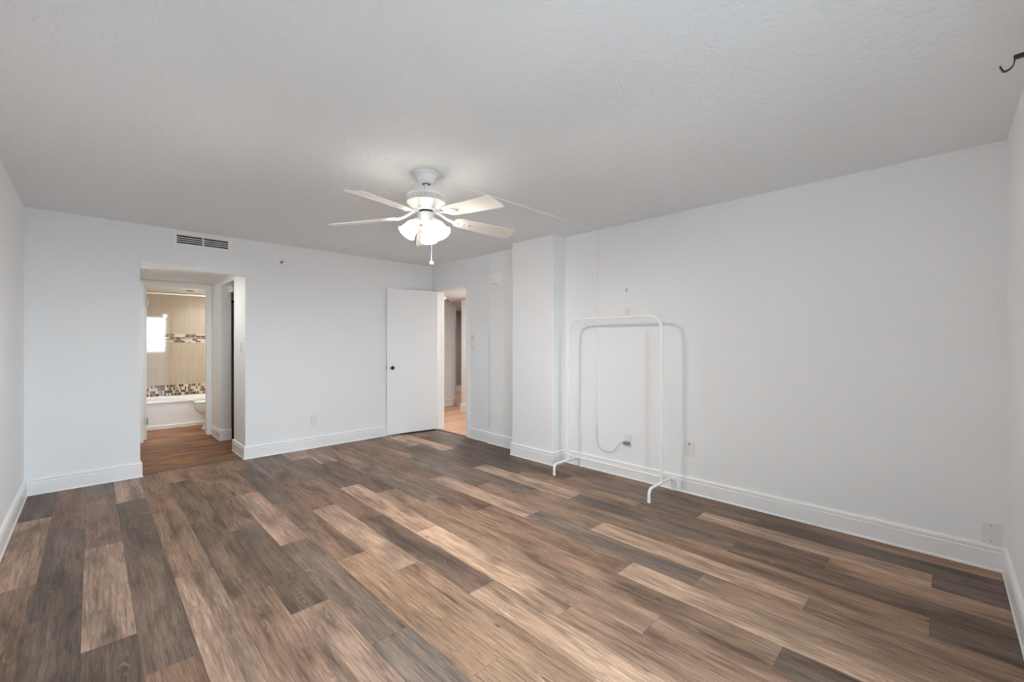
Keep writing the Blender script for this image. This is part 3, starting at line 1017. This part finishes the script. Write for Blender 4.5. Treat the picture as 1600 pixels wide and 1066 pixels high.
struct('wall_far_room_side', bm, 'closet', 'hidden side walls enclosing the room beyond the corridor', 'wall')
baseboard('baseboard_corridor', [((HX1, 3.2), (HX1, 6.40), (-1, 0), 0, 0, 0, 1), ((HX1, 6.40), (HX1 + 0.1, 6.40), (0, 1), 0, 0, 1, 0)], 'white baseboard along the bright corridor wall')
baseboard('baseboard_corridor_end', [((XR + T, 7.10), (5.36, 7.10), (0, -1), 0, 0, 0, 1), ((5.36, 7.10), (5.36, 7.22), (1, 0), 0, 0, 1, 0)], 'white baseboard on the corridor end wall')
baseboard('baseboard_far_room', [((5.0, 9.07), (8.2, 9.07), (0, -1))], 'white baseboard on the far grey wall')
struct('trim_corridor_corner', bx(5.335, 5.372, 7.082, 7.10, 0.14, 2.02, bevel=0.003), 'trim', 'bright white edge trim on the corridor end wall', 'trim')
toggle('white light switch on the corridor end wall', (5.13, 7.10, 1.21), 0)

t = thing('corridor_light', 'round lit ceiling light in the corridor seen at the door top', 'ceiling light', (4.53, 6.40, LOW))
bm = bmesh.new()
add_lathe(bm, [(0.085, 0), (0.085, -0.012), (0.078, -0.015)], 32)
obj('mounting_ring', bm, 'enamel', t, True)
bm = bmesh.new()
add_lathe(bm, [(0.078, -0.012), (0.070, -0.024), (0.04, -0.034), (0.01, -0.036)], 32)
obj('diffuser', bm, 'diffuser', t, True)
t = thing('pendant_sprinkler', 'chrome ceiling sprinkler in the corridor beside the lit lamp', 'sprinkler', (4.83, 6.63, LOW))
bm = bmesh.new()
add_lathe(bm, [(0.04, 0), (0.04, -0.004), (0.02, -0.014)], 20)
obj('escutcheon', bm, 'plastic', t, True)
bm = bmesh.new()
add_lathe(bm, [(0.012, -0.012), (0.01, -0.04), (0.022, -0.044), (0.022, -0.048)], 14)
obj('deflector', bm, 'bronze', t, True)

# ------------------------------------------------------------------ curtain rod bracket at the window wall
t = thing('curtain_bracket', 'black open hook bracket for a curtain rod near the ceiling', 'curtain bracket', (2.13, YF, 2.223))
bm = bmesh.new()
add_box(bm, -0.012, 0.012, 0, 0.004, -0.045, 0.045, bevel=0.001)
obj('wall_flange', bm, 'black', t)
obj('arm', bx(-0.006, 0.006, 0.004, 0.090, -0.0065, 0.0065, bevel=0.001), 'black', t)
bm = bmesh.new()
hook = spline([(0, 0.090, 0.004), (0, 0.0895, -0.012), (0, 0.093, -0.026), (0, 0.102, -0.035), (0, 0.112, -0.0355), (0, 0.117, -0.027), (0, 0.1205, -0.016)], 5)
rings = []
for i, p in enumerate(hook):
    dd = (hook[min(i + 1, len(hook) - 1)] - hook[max(i - 1, 0)]).normalized()
    nn = Vector((1, 0, 0)).cross(dd) * 0.0016
    rings.append([p + Vector((sx * 0.006, 0, 0)) + nn * sn for sx, sn in ((-1, -1), (1, -1), (1, 1), (-1, 1))])
add_loft(bm, rings)
obj('hook', bm, 'black', t)

# ------------------------------------------------------------------ ceiling fan
FX, FY = 1.614, 2.464
fan = thing('ceiling_fan', 'white five-blade ceiling fan with three lit frosted glass shades', 'ceiling fan', (FX, FY, H))
bm = bmesh.new()
add_lathe(bm, [(0.083, 0), (0.083, -0.010), (0.074, -0.016)], 40)
add_lathe(bm, [(0.066, -0.010), (0.066, -0.022), (0.058, -0.050), (0.044, -0.066), (0.030, -0.070)], 40)
obj('canopy', bm, 'enamel', fan, True)
bm = bmesh.new()
add_lathe(bm, [(0.0125, -0.05), (0.0125, -0.155)], 20)
add_lathe(bm, [(0.026, -0.070), (0.022, -0.064)], 20)
obj('downrod', bm, 'enamel', fan, True)
bm = bmesh.new()
add_lathe(bm, [(0.022, -0.128), (0.030, -0.138), (0.085, -0.143), (0.124, -0.150), (0.130, -0.157), (0.130, -0.163), (0.114, -0.166),
               (0.114, -0.192), (0.128, -0.195), (0.128, -0.200), (0.118, -0.208), (0.100, -0.226), (0.078, -0.244), (0.060, -0.252), (0.05, -0.252)], 48)
obj('motor_housing', bm, 'enamel', fan, True)
bm = bmesh.new()
add_lathe(bm, [(0.1155, -0.1665), (0.1155, -0.1915)], 48)
obj('recess_shade_band', bm, 'cordm', fan, True)  # grey band added to darken the recess behind the fins, as shade would
bm = bmesh.new()
for i in range(60):
    a_ = 2 * PI * i / 60
    rings = []
    for z_ in (-0.162, -0.196):
        rings.append([(rr * math.cos(a_ + da), rr * math.sin(a_ + da), z_) for rr, da in ((0.112, -0.022), (0.1275, -0.022), (0.1275, 0.022), (0.112, 0.022))])
    add_loft(bm, rings)
obj('cooling_fins', bm, 'enamel', fan)
bm = bmesh.new()
add_lathe(bm, [(0.046, -0.250), (0.046, -0.262), (0.03, -0.264)], 32)
obj('switch_collar', bm, 'bronze', fan, True)
bm = bmesh.new()
add_lathe(bm, [(0.030, -0.262), (0.050, -0.265), (0.056, -0.272), (0.056, -0.318), (0.050, -0.330), (0.034, -0.340), (0.012, -0.346)], 36)
obj('light_kit_body', bm, 'enamel', fan, True)


def blade_outline():
    L0, L1 = 0.205, 0.668
    pts_ = []
    top = [(L0, 0.030), (L0 + 0.012, 0.050), (L0 + 0.045, 0.060), (L0 + 0.20, 0.067), (L1 - 0.022, 0.075), (L1 - 0.008, 0.070), (L1 - 0.002, 0.060), (L1, 0.045)]
    for x_, y_ in top:
        pts_.append((x_, y_))
    for x_, y_ in reversed(top):
        pts_.append((x_, -y_))
    return pts_


for i in range(5):
    phi = math.radians(30.0 + 72 * i) - 0.778715
    base = Matrix.Rotation(phi, 4, 'Z')
    # blades droop a little and the edge that leads counter-clockwise sits lower
    Mb = base @ Matrix.Translation((0.0, 0, -0.282)) @ Matrix.Rotation(math.radians(4.0), 4, 'Y') @ Matrix.Rotation(math.radians(-12.0), 4, 'X')
    bm = bmesh.new()
    ol = blade_outline()
    add_loft(bm, [[Mb @ Vector((x_, y_, 0.003)) for x_, y_ in ol], [Mb @ Vector((x_, y_, -0.003)) for x_, y_ in ol]])
    bl = obj('blade', bm, 'blade', fan)
    # curved iron carrying the blade
    bm = bmesh.new()
    sp = spline([base @ Vector((0.070, 0, -0.250)), base @ Vector((0.105, 0, -0.262)), base @ Vector((0.150, 0, -0.288)), Mb @ Vector((0.215, 0, -0.008))], 5)
    side = base @ Vector((0, 1, 0))
    rings = []
    for q, p in enumerate(sp):
        wd = 0.011 + 0.010 * abs(q / (len(sp) - 1) - 0.4)
        up_ = Vector((0, 0, 0.0035))
        rings.append([p + side * wd + up_, p - side * wd + up_, p - side * wd - up_, p + side * wd - up_])
    add_loft(bm, rings)
    pad = [(0.205 + 0.052 + 0.056 * math.cos(2 * PI * q / 24), 0.032 * math.sin(2 * PI * q / 24)) for q in range(24)]
    inner = [(0.205 + 0.052 + 0.048 * math.cos(2 * PI * q / 24), 0.025 * math.sin(2 * PI * q / 24)) for q in range(24)]
    add_loft(bm, [[Mb @ Vector((x_, y_, -0.0031)) for x_, y_ in pad], [Mb @ Vector((x_, y_, -0.0075)) for x_, y_ in pad],
                  [Mb @ Vector((x_, y_, -0.0085)) for x_, y_ in inner]])
    ir = obj('blade_iron', bm, 'enamel', fan)
    for x_, y_ in ((0.232, 0.0), (0.275, 0.012), (0.275, -0.012), (0.325, 0.0)):
        zz = -0.009 if x_ < 0.31 else -0.0035
        bm = bmesh.new()
        add_lathe(bm, [(0.0045, zz - 0.003), (0.0045, zz + 0.002)], 10, Mb @ Matrix.Translation((x_, y_, 0)))
        obj('blade_screw', bm, 'nickel', bl)

for i, deg in enumerate((212, 332, 92)):
    phi = math.radians(deg) - 0.778715
    base = Matrix.Rotation(phi, 4, 'Z')
    A = base @ Matrix.Translation((0.058, 0, -0.322)) @ Matrix.Rotation(math.radians(-38), 4, 'Y')      # own -z is the shade axis
    bm = bmesh.new()
    add_tube(bm, [base @ Vector((0.03, 0, -0.312)), base @ Vector((0.050, 0, -0.314)), A @ Vector((0, 0, -0.006))], 0.011, 12)
    add_lathe(bm, [(0.014, 0.006), (0.025, 0.0), (0.027, -0.022), (0.02, -0.024)], 24, A)
    arm = obj('lamp_arm', bm, 'enamel', fan, True)
    bm = bmesh.new()
    pr = [(0.024, -0.012), (0.027, -0.020), (0.036, -0.034), (0.043, -0.050), (0.046, -0.068), (0.047, -0.086), (0.050, -0.104), (0.056, -0.119), (0.061, -0.126)]
    pin = [(r_ - 0.003, z_) for r_, z_ in reversed(pr)]
    add_lathe(bm, pr + pin, 36, None, cap0=False, cap1=False)
    glw = bm.verts.layers.float_color.new('bulb_glow')
    for v in bm.verts:
        g_ = min(1.0, max(0.0, (-v.co.z - 0.016) / 0.085))
        v[glw] = (g_, g_, g_, 1)
    bm.transform(A)
    obj('lamp_shade', bm, 'shade', fan, True)
    bm = bmesh.new()
    add_lathe(bm, [(0.010, -0.020), (0.012, -0.026), (0.018, -0.036), (0.018, -0.044), (0.012, -0.052), (0.003, -0.055)], 20, A)
    obj('bulb', bm, 'bulb', fan, True)
    lo = A @ Vector((0, 0, -0.090))
    lamp('fan_bulb_light', 'POINT', lo, FAN_W, BULB, parent=fan, shadow_soft_size=0.03)
bm = bmesh.new()
add_tube(bm, [(0.018, -0.045, -0.330), (0.018, -0.047, -0.36), (0.014, -0.046, -0.47), (0.012, -0.045, -0.595)], 0.0014, 8)
ch = obj('pull_chain', bm, 'enamel', fan, True)
bm = bmesh.new()
add_lathe(bm, [(0.003, -0.592), (0.010, -0.598), (0.015, -0.608), (0.013, -0.618), (0.005, -0.624)], 18, Matrix.Translation((0.012, -0.045, 0)))
obj('chain_bob', bm, 'porcelain', ch, True)
